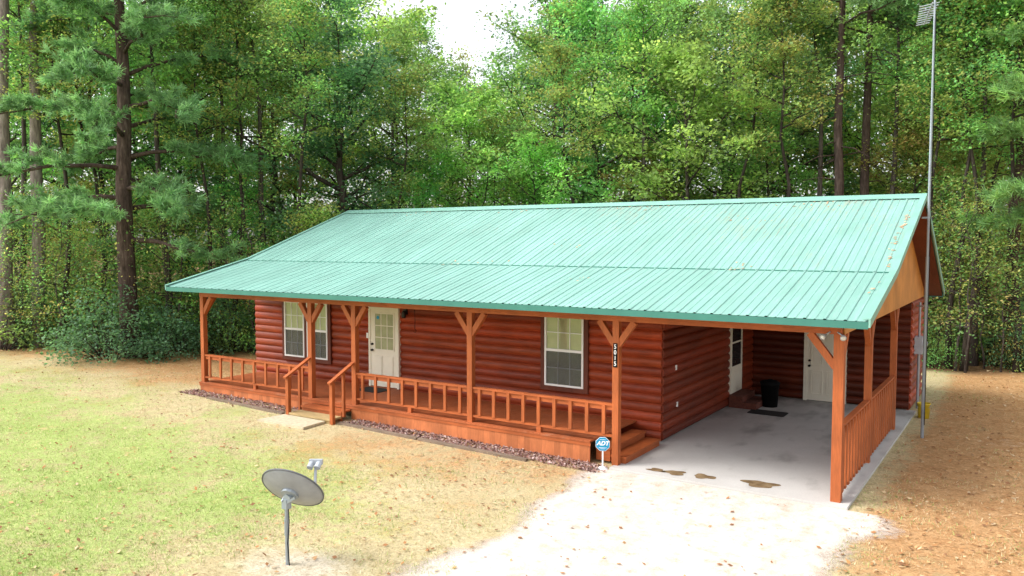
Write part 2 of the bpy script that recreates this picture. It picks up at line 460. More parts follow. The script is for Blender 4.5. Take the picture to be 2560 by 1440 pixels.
# roof
PR = [(-.6,3.08),(2.1,3.76),(6.4,5.33),(11.4,2.9)]
RX0, RX1 = -17.3, .52
def slope(p, q, ext=0, lift=0):
    (y0, z0), (y1, z1) = p, q; L = math.hypot(y1 - y0, z1 - z0); dy, dz = (y1 - y0) / L, (z1 - z0) / L
    ny_, nz_ = -dz, dy
    y0 -= dy * ext; z0 -= dz * ext
    xs = []; x = RX0; sp = .305
    xs.append((x, 0)); x += .1
    while x < RX1 - .08:
        xs += [(x - .030, 0), (x - .016, .017), (x + .016, .017), (x + .030, 0)]
        xs += [(x + .135, 0), (x + .145, .008), (x + .16, .008), (x + .17, 0)] if x + .25 < RX1 else []
        x += sp
    xs.append((RX1, 0))
    vs = []
    for (yy, zz) in ((y0, z0), (y1, z1)):
        for x, h in xs: vs.append((x, yy + ny_ * (h + lift), zz + nz_ * (h + lift)))
    n = len(xs)
    return vs, [(k, k + 1, n + k + 1, n + k) for k in range(n - 1)]
b = MB()
b.add(*slope(PR[0], PR[1])); b.add(*slope(PR[1], PR[2], .07, .016))
vs, fs = slope(PR[3], PR[2]); 
b.add(vs, [f[::-1] for f in fs])
roof = b.build('roof', M['roof'], cabin)
b = MB(); x = RX0 + .14
while x < RX1 - .25:
    b.box(x, x + .225, 2.015, 2.03, 3.742, 3.762); x += .305
b.build('seam_strip', M['trim'], roof)
def offp(d): return [(PR[0][0] + .02, PR[0][1] - d), (PR[1][0], PR[1][1] - d), (PR[2][0], PR[2][1] - d), (PR[3][0] - .02, PR[3][1] - d)]
b = MB(); top = offp(.03); bot = offp(.10)
b.extr([(RX0 + .03, y, z) for y, z in top + bot[::-1]], (RX1 - RX0 - .06, 0, 0)); b.build('soffit', M['soffit'], roof)
b = MB(); b.box(RX0, RX1, -.635, -.582, 2.965, 3.075); b.build('fascia', M['trim'], roof)
b = MB(); b.box(RX0, RX1, 11.385, 11.43, 2.77, 2.9); b.build('fascia', M['trim'], roof)
for x0 in (RX0 - .035, RX1 + .005):
    b = MB(); up = [(y, z + .05) for y, z in ((-.64,3.07),)+tuple(PR[1:3])+((11.43,2.89),)]; dn = [(y, z - .13) for y, z in up]
    for k in range(3):
        b.extr([(x0, *up[k]), (x0, *up[k+1]), (x0, *dn[k+1]), (x0, *dn[k])], (.03, 0, 0))
        xi = x0 - .08 if x0 > 0 else x0
        b.extr([(xi, up[k][0], up[k][1]), (xi, up[k+1][0], up[k+1][1]), (xi, up[k+1][0], up[k+1][1] + .012), (xi, up[k][0], up[k][1] + .012)], (.115, 0, 0))
    b.build('rake_trim', M['cap'], roof)
b = MB()
for (ya, za, yb, zb) in ((6.4,5.385,6.12,5.275),(6.4,5.385,6.66,5.25)):
    b.extr([(RX0 - .04, ya, za), (RX0 - .04, yb, zb), (RX0 - .04, yb, zb + .01), (RX0 - .04, ya, za + .01)], (RX1 - RX0 + .08, 0, 0))
b.build('ridge_cap', M['cap'], roof)
# gable panels
for x0 in (.052, -17.02):
    b = MB(); y0 = 0 if x0 > 0 else 2.1
    poly = [(x0, y0, 2.8), (x0, 11.0, 2.8), (x0, 11.0, 2.99), (x0, 6.4, 5.22), (x0, 2.1, 3.655)] + ([(x0, 0, 3.12)] if x0 > 0 else [])
    b.extr(poly, (.024, 0, 0)); b.build('gable_panel', M['ply'], cabin)
b = MB(); x = -3.88
while x < -.1:
    b.box(x, min(x + .29, -.08), .08, 8.53, 2.82, 2.84); x += .3
b.build('carport_ceiling', M['soffit'], cabin)
# beams
b = MB(); b.box(-16.64, .045, -.07, .07, 2.8, 3.1); b.build('beam', M['rail'], cabin)
b = MB(); b.box(-.07, .045, .073, 8.55, 2.8, 3.0); b.build('beam', M['rail'], cabin)
b = MB(); b.box(-16.63, -16.49, .073, 2.04, 2.8, 3.0); b.build('beam', M['rail'], cabin)
# deck
b = MB(); x = -16.66
while x < -4.52:
    b.box(x, min(x + .137, -4.5), -.12, 2.045, .405, .44); x += .143
deck = b.build('deck', M['deck'], cabin)
for sa, sb in ((-16.64, -12.3), (-10.9, -4.56)):
    b = MB(); x = sa
    while x < sb:
        c_ = random.uniform(.82, 1.15)
        b.box(x, min(x + .1425, -4.52), -.095 + random.uniform(0, .004), -.07, float(gz(x, -.1)) - .05, .35, (c_, c_, c_))
        x += .143
    b.build('skirt', M['skirt'], deck)
b = MB(); b.box(-16.66, -4.5, -.108, -.098, .335, .402, ); b.build('rim_board', M['rail'], deck)
# posts with braces
def post(x, y, z0, wd=.13, arms=((1,0),(-1,0)), z1=2.8, br=.36):
    b = MB(); h = wd / 2; b.box(x - h, x + h, y - h, y + h, z0, z1); p = b.build('post', M['post'], cabin)
    for dx, dy in arms:
        q = MB(); q.bar((x + dx * (h - .03), y + dy * (h - .03), z1 - br - .1), (x + dx * (h + br - .06), y + dy * (h + br - .06), z1 - .005), .10, .115); q.build('brace', M['post'], p)
    return p
PX = [-16.56, -12.32, -10.84, -7.44, -4.0]
post(PX[0], 0, .44, arms=((1,0),(0,1)))
for x in PX[1:4]: post(x, 0, .44)
p5 = post(PX[4], 0, .02)
post(0, 0, .03, .16, ((-1,0),(0,1)), br=.45)
post(0, 2.8, .03, .13, ((0,1),(0,-1))); post(0, 6.1, .03, .13, ((0,1),(0,-1)))
# porch railings
def railing(xa, xb, n):
    b = MB(); b.box(xa, xb, -.05, .05, 1.165, 1.205); b.box(xa, xb, -.022, .022, 1.075, 1.164); b.box(xa, xb, -.045, .045, .555, .6)
    mx = (xa + xb) / 2; b.box(mx - .05, mx + .05, -.045, .045, .441, .554)
    r = b.build('railing', M['rail'], cabin)
    for i in range(n):
        x = xa + (xb - xa) * (i + .5) / n
        q = MB(); q.box(x - .035, x + .035, -.062, -.024, .601, 1.163); q.build('baluster', M['post'], r)
railing(PX[0] + .066, PX[1] - .066, 9); railing(PX[2] + .066, PX[3] - .066, 8); railing(PX[3] + .066, PX[4] - .066, 9)
def side_railing(ya, yb, n):
    b = MB(); b.box(-.05, .05, ya, yb, 1.225, 1.265); b.box(-.022, .022, ya, yb, 1.135, 1.224); b.box(-.045, .045, ya, yb, .15, .195)
    r = b.build('railing', M['rail'], cabin)
    for i in range(n):
        y = ya + (yb - ya) * (i + .5) / n
        q = MB(); q.box(.024, .062, y - .06, y + .06, .13, 1.222); q.build('baluster', M['post'], r)
side_railing(.082, 2.734, 10); side_railing(2.866, 6.034, 12)
# porch steps
st = MB(); st.box(-12.27, -10.89, -.43, -.123, .285, .325); st.box(-12.24, -10.92, -.40, -.375, .09, .286)
steps = st.build('step', M['rail'], cabin)
st = MB(); st.box(-12.27, -10.89, -.80, -.432, .17, .215); st.box(-12.24, -10.92, -.77, -.745, .06, .171); st.build('step', M['oldwood'], cabin)
for x in (-12.33, -10.85):
    b = MB(); b.box(x - .045, x + .045, -.80, -.71, .05, 1.06); hr = b.build('stair_newel', M['post'], cabin)
    q = MB(); q.bar((x, -.86, 1.05), (x, -.066, 1.44), .1, .045); q.build('handrail', M['rail'], hr)
    q = MB(); q.box(x - .03, x + .03, -.42, -.36, .2, 1.24); q.build('baluster', M['post'], hr)
# carport-side steps
b = MB(); b.box(-4.498, -4.17, .1, 1.8, .26, .30); b.box(-4.49, -4.19, .12, 1.78, .03, .261); b.build('step', M['rail'], cabin)
b = MB(); b.box(-4.168, -3.84, .1, 1.8, .13, .17); b.box(-4.16, -3.86, .12, 1.78, .03, .131); b.build('step', M['rail'], cabin)
b = MB(); b.box(-3.9, -3.2, 6.45, 7.55, .03, .19); b.box(-3.9, -3.55, 6.45, 7.55, .191, .34); b.build('step', M['brick'], cabin)
# windows
def window(x0, x1, z0, z1, lc=True, rc=True):
    b = MB(); fw = .045
    b.box(x0, x0 + fw, 1.995, 2.1, z0, z1); b.box(x1 - fw, x1, 1.995, 2.1, z0, z1)
    b.box(x0 + fw, x1 - fw, 1.995, 2.1, z0, z0 + fw); b.box(x0 + fw, x1 - fw, 1.995, 2.1, z1 - fw, z1)
    zm = (z0 + z1) / 2; b.box(x0 + fw, x1 - fw, 1.998, 2.06, zm - .03, zm + .03)
    for a_, c_ in ((z0 + fw, zm - .03), (zm + .03, z1 - fw)):
        for k in (1, 2):
            xx = x0 + fw + (x1 - x0 - 2 * fw) * k / 3; b.box(xx - .009, xx + .009, 2.009, 2.021, a_, c_)
        zz = (a_ + c_) / 2; b.box(x0 + fw, x1 - fw, 2.010, 2.020, zz - .009, zz + .009)
    wn = b.build('window', M['vinyl'], cabin)
    b = MB(); cw = .11
    if lc: b.box(x0 - cw, x0 - .001, 2.012, 2.1, z0 - cw, z1 + cw)
    if rc: b.box(x1 + .001, x1 + cw, 2.012, 2.1, z0 - cw, z1 + cw)
    b.box(x0, x1, 2.013, 2.1, z1 + .001, z1 + cw); b.box(x0, x1, 2.013, 2.1, z0 - cw, z0 - .001)
    b.build('casing', M['brown'], wn)
    b = MB(); b.add([(x0 + fw, 2.0155, z0 + fw), (x1 - fw, 2.0155, z0 + fw), (x1 - fw, 2.0155, z1 - fw), (x0 + fw, 2.0155, z1 - fw)], [(0,1,2,3)]); b.build('pane', M['glass'], wn)
    b = MB(); z = z0 + fw + .01
    while z < z1 - fw: 
        b.add([(x0 + fw, 2.036, z), (x1 - fw, 2.036, z), (x1 - fw, 2.046, z + .043), (x0 + fw, 2.046, z + .043)], [(0,1,2,3)]); z += .045
    b.add([(x0 + fw, 2.0475, z0), (x1 - fw, 2.0475, z0), (x1 - fw, 2.0475, z1), (x0 + fw, 2.0475, z1)], [(0,1,2,3)])
    b.build('blind', M['blind'], wn)
    b = MB(); b.add([(x0 + fw, 2.004, z0 + fw), (x1 - fw, 2.004, z0 + fw), (x1 - fw, 2.004, zm - .03), (x0 + fw, 2.004, zm - .03)], [(0,1,2,3)]); b.build('screen', M['screen'], wn)
window(-15.60, -14.78, 1.0, 2.6, rc=True); window(-14.668, -13.85, 1.0, 2.6, lc=False)
window(-6.8, -5.79, 1.0, 2.66)
# doors
def panel(b, x0, x1, z0, z1, y):
    b.box(x0, x1, y - .012, y, z0, z1)
    b.box(x0 + .03, x1 - .03, y - .02, y - .0125, z0 + .03, z1 - .03)
b = MB(); X0, X1 = -12.22, -11.3; b.box(X0, X1, 2.012, 2.1, .46, 2.52)
b.box(X0 - .07, X0 - .001, 1.995, 2.1, .44, 2.6); b.box(X1 + .001, X1 + .07, 1.995, 2.1, .44, 2.6); b.box(X0, X1, 1.995, 2.1, 2.521, 2.6)
panel(b, X0 + .12, X0 + .42, .62, 1.28, 2.0115); panel(b, X1 - .42, X1 - .12, .62, 1.28, 2.0115)
gx0, gx1, gz0, gz1 = X0 + .17, X1 - .12, 1.46, 2.40
b.box(gx0 - .04, gx1 + .04, 1.998, 2.0115, gz0 - .04, gz0); b.box(gx0 - .04, gx1 + .04, 1.998, 2.0115, gz1, gz1 + .04)
b.box(gx0 - .04, gx0, 1.998, 2.0115, gz0, gz1); b.box(gx1, gx1 + .04, 1.998, 2.0115, gz0, gz1)
for k in (1, 2):
    xx = gx0 + (gx1 - gx0) * k / 3; b.box(xx - .011, xx + .011, 2.0, 2.011, gz0, gz1)
    zz = gz0 + (gz1 - gz0) * k / 3; b.box(gx0, gx1, 2.001, 2.0105, zz - .011, zz + .011)
door = b.build('door', M['white'], cabin)
b = MB(); b.box(gx0, gx1, 2.0055, 2.0117, gz0, gz1); b.build('pane', M['door_blind'], door)
def knob(x, y, z, par, d=(0,-1,0), rr=.032):
    b = MB(); D = Vector(d); p = Vector((x, y, z)); b.tube([p, p + D * .02, p + D * .03, p + D * .05, p + D * .065, p + D * .07], [.03, .03, .013, rr, rr, .012], 12); b.build('handle', M['brass'], par, True)
knob(X0 + .07, 2.011, 1.42, door); knob(X0 + .07, 2.011, 1.58, door, rr=.025)
b = MB(); b.extr([(gx0 + .1 + .05 * math.cos(k * math.pi / 4 + .39), 1.997, gz1 - .1 + .05 * math.sin(k * math.pi / 4 + .39)) for k in range(8)], (0, .0025, 0)); b.build('sticker', M['sign_blue'], door)
b = MB(); b.box(-12.40, -12.34, 2.03, 2.06, 1.72, 1.86); b.build('doorbell', M['vinyl'], cabin)
b = MB(); X0, X1 = -2.44, -1.52; Y0 = 8.51; b.box(X0, X1, Y0, 8.6, .05, 2.04); b.box(X0 - .08, X0 - .001, Y0 - .015, 8.6, .03, 2.12); b.box(X1 + .001, X1 + .08, Y0 - .015, 8.6, .03, 2.12); b.box(X0, X1, Y0 - .015, 8.6, 2.041, 2.12)
def frame_panel(b, x0, x1, z0, z1, y, w=.022, d=.022):
    b.box(x0, x1, y - d, y, z0, z0 + w); b.box(x0, x1, y - d, y, z1 - w, z1); b.box(x0, x0 + w, y - d, y, z0 + w, z1 - w); b.box(x1 - w, x1, y - d, y, z0 + w, z1 - w)
for (a_, c_) in ((.22, .86), (1.0, 1.55), (1.66, 1.92)):
    for (p0_, p1_) in ((X0 + .11, X0 + .41), (X1 - .41, X1 - .11)):
        frame_panel(b, p0_, p1_, a_, c_, Y0 - .0005); b.box(p0_ + .06, p1_ - .06, Y0 - .016, Y0 - .0004, a_ + .06, c_ - .06)
sd = b.build('door', M['white'], cabin); knob(X0 + .07, Y0, .98, sd); knob(X0 + .07, Y0, 1.12, sd, rr=.025)
b = MB(); ya, yb = 6.52, 7.45
b.box(-3.95, -3.87, ya, ya + .07, .36, 2.45); b.box(-3.95, -3.87, yb - .07, yb, .36, 2.45); b.box(-3.95, -3.87, ya + .07, yb - .07, 2.38, 2.45)
b.box(-3.95, -3.875, ya + .07, yb - .07, .36, 1.06); b.box(-3.872, -3.865, ya + .16, yb - .16, .46, .96); b.box(-3.95, -3.875, ya + .07, yb - .07, 1.66, 1.70)
sd = b.build('storm_door', M['white'], cabin)
b = MB(); b.box(-3.95, -3.885, ya + .07, yb - .07, 1.061, 1.659); b.box(-3.95, -3.885, ya + .07, yb - .07, 1.701, 2.379); b.build('pane', M['darkglass'], sd)
knob(-3.87, ya + .1, 1.2, sd, (1,0,0))
# fixtures
for y, z in ((2.78, 1.55), (2.86, .72)):
    b = MB(); b.box(-3.91, -3.89, y - .035, y + .035, z - .055, z + .055); b.box(-3.8905, -3.887, y - .015, y + .015, z - .035, z - .01); b.box(-3.8905, -3.887, y - .015, y + .015, z + .01, z + .035); b.build('outlet', M['vinyl'], cabin)
b = MB(); b.box(-11.06, -10.96, 2.0, 2.06, 2.42, 2.56); b.lathe([(.02,.16),(.055,.13),(.06,.0),(.045,-.02),(.01,-.03)], (-11.01, 1.955, 2.36), 10); b.build('porch_lamp', M['brass'], cabin)
for k, (fx, dx) in enumerate(((-.2, -.3), (.06, .3))):
    D = Vector((dx, -.85, -.3)).normalized(); p = Vector((fx, -.12, 2.79))
    b = MB(); b.tube([Vector((fx * .4 - .05, -.085, 2.84)), p], .012, 8); b.tube([p, p + D * .03, p + D * .07, p + D * .10], [.02, .028, .042, .05], 14); fl_ = b.build('floodlight', M['dish_light'], cabin, True)
    b = MB(); b.tube([p + D * .101, p + D * .112], [.045, .025], 14); b.build('lens', M['lens'], fl_, True)
# house number plate
def text(name, body, size, m, parent, loc, rot, spacing=1.0, bold=0, shear=0, ext=.002, sx=1.0):
    cu = bpy.data.curves.new(name, 'FONT'); cu.body = body; cu.size = size; cu.align_x = 'CENTER'; cu.align_y = 'CENTER'
    cu.extrude = ext; cu.space_line = spacing; cu.offset = bold; cu.shear = shear
    tmp = bpy.data.objects.new(name, cu); C.objects.link(tmp)
    bpy.context.view_layer.update()
    me_ = bpy.data.meshes.new_from_object(tmp.evaluated_get(bpy.context.evaluated_depsgraph_get()))
    bpy.data.objects.remove(tmp); me_.transform(Matrix.LocRotScale(Vector(loc), Euler(rot), Vector((sx,1,1))))
    me_.materials.clear(); me_.materials.append(m); me_.name = name
    o = bpy.data.objects.new(name, me_); C.objects.link(o); o.parent = parent; return o
b = MB(); b.box(-4.042, -3.958, -.079, -.066, 1.92, 2.38); pl = b.build('number_plate', M['black'], cabin)
text('numerals', '5\n0\n1\n5', .118, M['sign_white'], pl, (-4.0, -.081, 2.15), (math.pi / 2, 0, 0), .92, .001, sx=.9)
# electric meter, conduit on storage wall
b = MB(); b.box(.09, .27, 9.05, 9.4, 1.42, 1.86); b.tube([(.27, 9.22, 1.68), (.35, 9.22, 1.68), (.38, 9.22, 1.68)], [.085, .085, .05], 16); mb = b.build('electric_meter', M['dish_light'], cabin)
b = MB(); b.tube([(.18, 9.22, -.05), (.18, 9.22, 1.42)], .035, 8); b.build('conduit', M['grey_metal'], mb)
b = MB(); b.tube([(.18, 9.22, 1.86), (.18, 9.22, 2.75)], .028, 8); b.build('conduit', M['grey_metal'], mb)
# plant hook cord hanging from the porch beam
hk = empty('hanging_cord', (-9.0, 0, 2.8)); tag(hk, 'thin dark cord with a hook hanging from the porch beam right of the front door', 'cord')
b = MB(); b.tube([(0,0,.005), (0.01,0,-.25), (0,0,-.45)], .007, 6); b.build('cord', M['black'], hk)
b = MB(); b.tube([(.04 * math.sin(t_), 0, -.45 - .04 + .04 * math.cos(t_)) for t_ in np.linspace(0, 4.2, 9)], .006, 6); b.build('hook', M['black'], hk)

# ------------------------------------------------------------------ satellite dish
DX, DY = -5.62, -6.68; DZ = float(gz(DX, DY))
dish = empty('satellite_dish', (DX, DY, DZ)); tag(dish, 'grey satellite dish on a metal mast standing in the front lawn', 'satellite dish')
fr = Vector((-.546, .838, 0)); rt_ = Vector((.838, .546, 0))
vv_ = (fr * .919 - rt_ * .257 - Vector((0,0,.297))).normalized()
rr_ = (rt_ * .963 + fr * .269).normalized(); uu_ = rr_.cross(vv_).normalized()
nrm = (rr_ * .40 + uu_ * .815 + vv_ * .42).normalized()
zq = nrm.to_track_quat('Z', 'X'); Rm = zq.to_matrix()
ccen = Vector((0.04, .06, 1.0)); RR = .425
b = MB(); prof = []
for k in range(13): r = RR * k / 12; prof.append((max(r, .001), .09 * (r / RR) ** 2 - .045))
for k in range(12, -1, -1): r = RR * k / 12; prof.append((max(r, .001), .09 * (r / RR) ** 2 - .060))
b.lathe(prof, ccen, 40, Rm); rf = b.build('reflector', M['dish'], dish, True)
b = MB(); b.lathe([(RR - .004,.047),(RR + .011,.046),(RR + .011,.026),(RR - .004,.026),(RR - .004,.047)], ccen, 40, Rm); b.build('rim', M['dish_rim'], rf, True)
b = MB(); b.tube([(0,0,-.1), (0,0,.45), (0,0,.82)], .026, 12); b.tube([(0,0,.40), (0,0,.62)], .033, 12); b.build('mast', M['grey_metal'], dish)
bk = ccen - nrm * .075
b = MB(); b.bar(Vector((0,0,.76)), Vector((0,0,.89)), .09, .09, (1,0,0)); b.bar(Vector((0,0,.86)), bk, .07, .1); b.tube([bk - nrm * .01, bk + nrm * .03], .12, 12)
b.bar(Vector((-.03,-.05,.86)), bk + Vector((-.08,0,-.02)), .02, .03); b.bar(Vector((.05,-.03,.86)), bk + Vector((.1,0,-.02)), .02, .03); b.build('bracket', M['grey_metal'], dish)
upd = (Vector((0,0,1)) - nrm * nrm.z).normalized()
a0 = ccen + rt_ * .18 - upd * .34 ; a1 = ccen + nrm * .46 + rt_ * .14 - upd * .02
b = MB(); b.bar(a0, a1, .03, .045); b.build('feed_arm', M['dish_light'], dish)
b = MB(); b.bar(a1 - rt_ * .09, a1 + rt_ * .09, .06, .07); b.tube([a1 + rt_ * .05, a1 + rt_ * .05 - nrm * .1], [.04, .045], 10); b.tube([a1 - rt_ * .05, a1 - rt_ * .05 - nrm * .1], [.04, .045], 10); b.build('receiver', M['dish_light'], dish)
b = MB(); b.tube([(.03,.0,.82), (.07,-.02,.6), (.035,-.02,.3), (.05,-.01,0.0)], .006, 6); b.build('cable', M['black'], dish)

# ------------------------------------------------------------------ security sign
sx_, sy_ = -4.14, -.30; SZ = .49
sg = empty('security_sign', (sx_, sy_, -.02)); tag(sg, 'small blue octagonal security sign on a white stake beside the porch corner', 'sign'); sg.rotation_euler = (0, 0, R(24))
def octo(r, y): return [(r * math.cos(k * math.pi / 4 + math.pi / 8), y, SZ + r * math.sin(k * math.pi / 4 + math.pi / 8)) for k in range(8)]
b = MB(); b.extr(octo(.143, 0), (0, .012, 0)); pn = b.build('sign_panel', M['sign_white'], sg)
b = MB(); b.extr(octo(.136, -.003), (0, .0025, 0)); b.build('blue_field', M['sign_blue'], pn)
text('lettering', 'ADT', .110, M['sign_white'], pn, (0, -.005, SZ + .012), (math.pi / 2, 0, 0), bold=.004, shear=.25, ext=.0015)
for bw, z0_, z1_ in ((.055,.083,.089),(.075,-.074,-.067),(.042,-.094,-.089)):
    b = MB(); b.box(-bw, bw, -.0055, -.0032, SZ + z0_, SZ + z1_); b.build('text_bar', M['sign_white'], pn)
b = MB(); b.box(-.014, .014, .013, .03, -.1, SZ); b.build('stake', M['sign_white'], sg)
b = MB(); b.lathe([(.001,.05),(.06,.045),(.10,.02),(.12,-.03)], (0, .02, 0), 12); b.build('base', M['sign_white'], sg, True)

# ------------------------------------------------------------------ antenna
ax_, ay_ = .66, 5.77
an = empty('antenna_mast', (ax_, ay_, -.02)); tag(an, 'tall grey television antenna pole beside the carport gable end', 'antenna')
b = MB(); b.tube([(0,0,-.2), (0,0,4.0)], .034, 10); b.tube([(0,0,3.9), (0,0,7.2)], .027, 10); b.tube([(0,0,7.1), (0,0,9.7)], .021, 10); b.build('pole', M['grey_metal'], an)
b = MB(); b.bar((-.13, 0, 4.85), (.04, 0, 4.85), .05, .04); b.build('bracket', M['grey_metal'], an)
b = MB(); b.bar((-.2, .3, 2.9), (.04, 0, 2.9), .04, .03); b.build('bracket', M['grey_metal'], an)
bd = Vector((-.19, .98, 0)).normalized(); pd = Vector((.985, .12, .13)).normalized(); c0 = Vector((-.05,0,9.42))
b = MB(); b.bar(c0 - bd * .1, c0 + bd * 1.75, .024, .024); b.build('boom', M['dish_light'], an)
for k in range(9):
    q = c0 + bd * (.21 * k); L = .24 - .008 * k
    b = MB(); b.tube([q - pd * L, q + pd * L * .6], .010, 6); b.build('element', M['dish_light'], an)
b = MB(); b.tube([(.03,-.02,9.2), (.05,-.03,6), (.045,-.03,3), (.04,-.03,.3)], .008, 6); b.build('cable', M['black'], an)

# ------------------------------------------------------------------ small things
bk_ = empty('bucket', (.45, 8.05, -.02)); tag(bk_, 'yellow plastic bucket on the ground beside the storage wall corner', 'bucket')
b = MB(); b.lathe([(.001,0),(.125,0),(.145,.34),(.155,.345),(.155,.37),(.143,.37),(.12,.02),(.001,.02)], (0,0,0), 20); b.build('tub', M['yellow'], bk_, True)
b = MB(); b.tube([(.15 * math.cos(t_), -.02 - .09 * math.sin(t_), .34 - .12 * math.sin(t_)) for t_ in np.linspace(0, math.pi, 9)], .005, 6); b.build('handle', M['grey_metal'], bk_)
tc_ = empty('trash_can', (-3.04, 7.15, .03), 0, (.95, .95, .82)); tag(tc_, 'black plastic trash can standing in the carport beside the storm door steps', 'trash can')
b = MB(); b.lathe([(.001,0),(.2,0),(.245,.70),(.255,.70),(.255,.74),(.001,.74)], (0,0,0), 20); b.build('bin', M['black'], tc_, True)
b = MB(); b.lathe([(.27,.735),(.27,.765),(.2,.82),(.05,.84),(.001,.84)], (0,0,0), 20); b.build('lid', M['black'], tc_, True)
b = MB(); b.bar((-.06,0,.86), (.06,0,.86), .03, .025); b.build('handle', M['black'], tc_)
def rug(name, lab, x0, x1, y0, y1, z):
    b = MB(); r = .06; pts = []
    for (cx, cy, a0_) in ((x1 - r, y1 - r, 0), (x0 + r, y1 - r, 90), (x0 + r, y0 + r, 180), (x1 - r, y0 + r, 270)):
        for k in range(5): t_ = R(a0_ + k * 22.5); pts.append((cx + r * math.cos(t_), cy + r * math.sin(t_), z))
    b.extr(pts, (0, 0, .014)); tag(b.build(name, M['mat_rubber']), lab, 'doormat')
rug('doormat', 'black doormat lying on the porch deck in front of the white front door', -12.15, -11.35, 1.3, 1.85, .441)
rug('doormat', 'black rubber mat on the carport concrete by the trash can', -3.3, -2.4, 6.0, 6.55, .031)
for i, (xa, xb, ya_, yb_, lab) in enumerate(((-10.75, -8.4, -.62, -.66, 'grey weathered landscape timber edging the rock bed just right of the porch steps'), (-8.35, -5.6, -.66, -.68, 'grey weathered landscape timber edging the rock bed between the steps and the blue sign'), (-15.6, -12.55, -.62, -.72, 'grey weathered landscape timber edging the rock bed left of the porch steps'))):
    b = MB(); za, zb = float(gz(xa, ya_)), float(gz(xb, yb_)); b.bar((xa, ya_, za + .01), (xb, yb_, zb + .01), .1, .08); tag(b.build('landscape_timber', M['timber']), lab, 'timber')

# ------------------------------------------------------------------ scatter stuff
rng = np.random.default_rng(11)
def flat_quads(x, y, z, L, Wd, tilt, rng):
    n = len(x); an_ = rng.uniform(0, 2 * np.pi, n)
    a_ = np.stack([np.cos(an_), np.sin(an_), rng.normal(0, tilt, n)], -1); b_ = np.stack([-np.sin(an_), np.cos(an_), rng.normal(0, tilt, n)], -1)
    c_ = np.stack([x, y, z], -1); L = L[:, None]; Wd = Wd[:, None]
    return np.stack([c_ - a_ * L, c_ - b_ * Wd + a_ * L * .1, c_ + a_ * L, c_ + b_ * Wd + a_ * L * .1], 1).reshape(-1, 3)
def pick(pal, n, rng, j=.2):
    pal = np.array(pal); return pal[rng.integers(0, len(pal), n)] * rng.uniform(1 - j, 1 + j, (n, 1))
def stuff(name, V, cols, m, label, cat):
    o = bpy.data.objects.new(name, quads_mesh(name, V, cols, m)); C.objects.link(o); tag(o, label, cat, kind='stuff'); return o
def offlimits(x, y):
    return ((x > -16.7) & (x < .25) & (y > -.62) & (y < 11.1)) | ((x > -3.9 + .3 * np.sin(y * 3)) & (x < .4) & (y < -.2)) | ((x > -12.6) & (x < -10.9) & (y > -1.6) & (y < 0))
# rock bed
n = 7000; x = np.concatenate([rng.uniform(-16.9, -12.6, n // 3), rng.uniform(-10.7, -4.1, n - n // 3)]); y = rng.uniform(-.62, -.1, n); x += rng.normal(0, .05, n)
s = rng.uniform(.012, .035, n)
stuff('mulch_bed', flat_quads(x, y, gz(x, y) + rng.uniform(.012, .04, n), s, s * .7, .5, rng), pick([(.26,.13,.105),(.34,.21,.18),(.17,.09,.08),(.42,.31,.28)], n, rng), M['lava'], 'reddish lava rock bed along the foot of the porch skirt', 'rock bed')
# grass
n = 240000; u = rng.uniform(-150, 2750, n); dep = 8.5 + 18 * rng.uniform(0, 1, n) ** 1.5; lat = (u - 1280) / 2004 * dep
x = CAMX + .838 * lat - .546 * dep; y = CAMY + .546 * lat + .838 * dep
g_, s_, f_, p_ = masks(x, y); clump = np.sin(x * 2.3 + np.sin(y * 1.7) * 2) * np.sin(y * 2.9 + np.sin(x * 1.1) * 2) * .6 + .6 * np.sin(x * .9 + np.sin(y * .8) * 2) * np.sin(y * 1.1 + np.sin(x * .6) * 2)
keep = ~offlimits(x, y) & (rng.uniform(0, 1, n) < np.clip(.35 + .45 * g_ - .28 * s_ - .9 * p_ + .4 * clump - f_, 0, 1))
x = x[keep]; y = y[keep]; g_ = g_[keep]; clump = clump[keep]; n = len(x); h = rng.uniform(.02, .055, n); an_ = rng.uniform(0, 6.28, n); wdt = rng.uniform(.003, .007, n)
z = gz(x, y); base = np.stack([x, y, z - .005], -1); wv = np.stack([np.cos(an_), np.sin(an_), 0 * x], -1) * wdt[:, None]
lean = np.stack([rng.normal(0, .7, n), rng.normal(0, .7, n), np.ones(n)], -1) * h[:, None]
V = np.stack([base - wv, base + wv, base + lean + wv * .2, base + lean - wv * .2], 1).reshape(-1, 3)
gr = pick([(.26,.40,.10),(.34,.45,.14),(.44,.50,.21),(.22,.35,.08)], n, rng, .3); tn = pick([(.60,.52,.33),(.54,.45,.26),(.46,.45,.23),(.66,.58,.39)], n, rng, .3)
cols = np.where((rng.uniform(0, 1, n) < .12 + .58 * g_ + .4 * clump)[:, None], gr, tn)
stuff('lawn_grass', V, cols, M['blade'], 'short yellow green lawn grass around the cabin and satellite dish', 'grass')
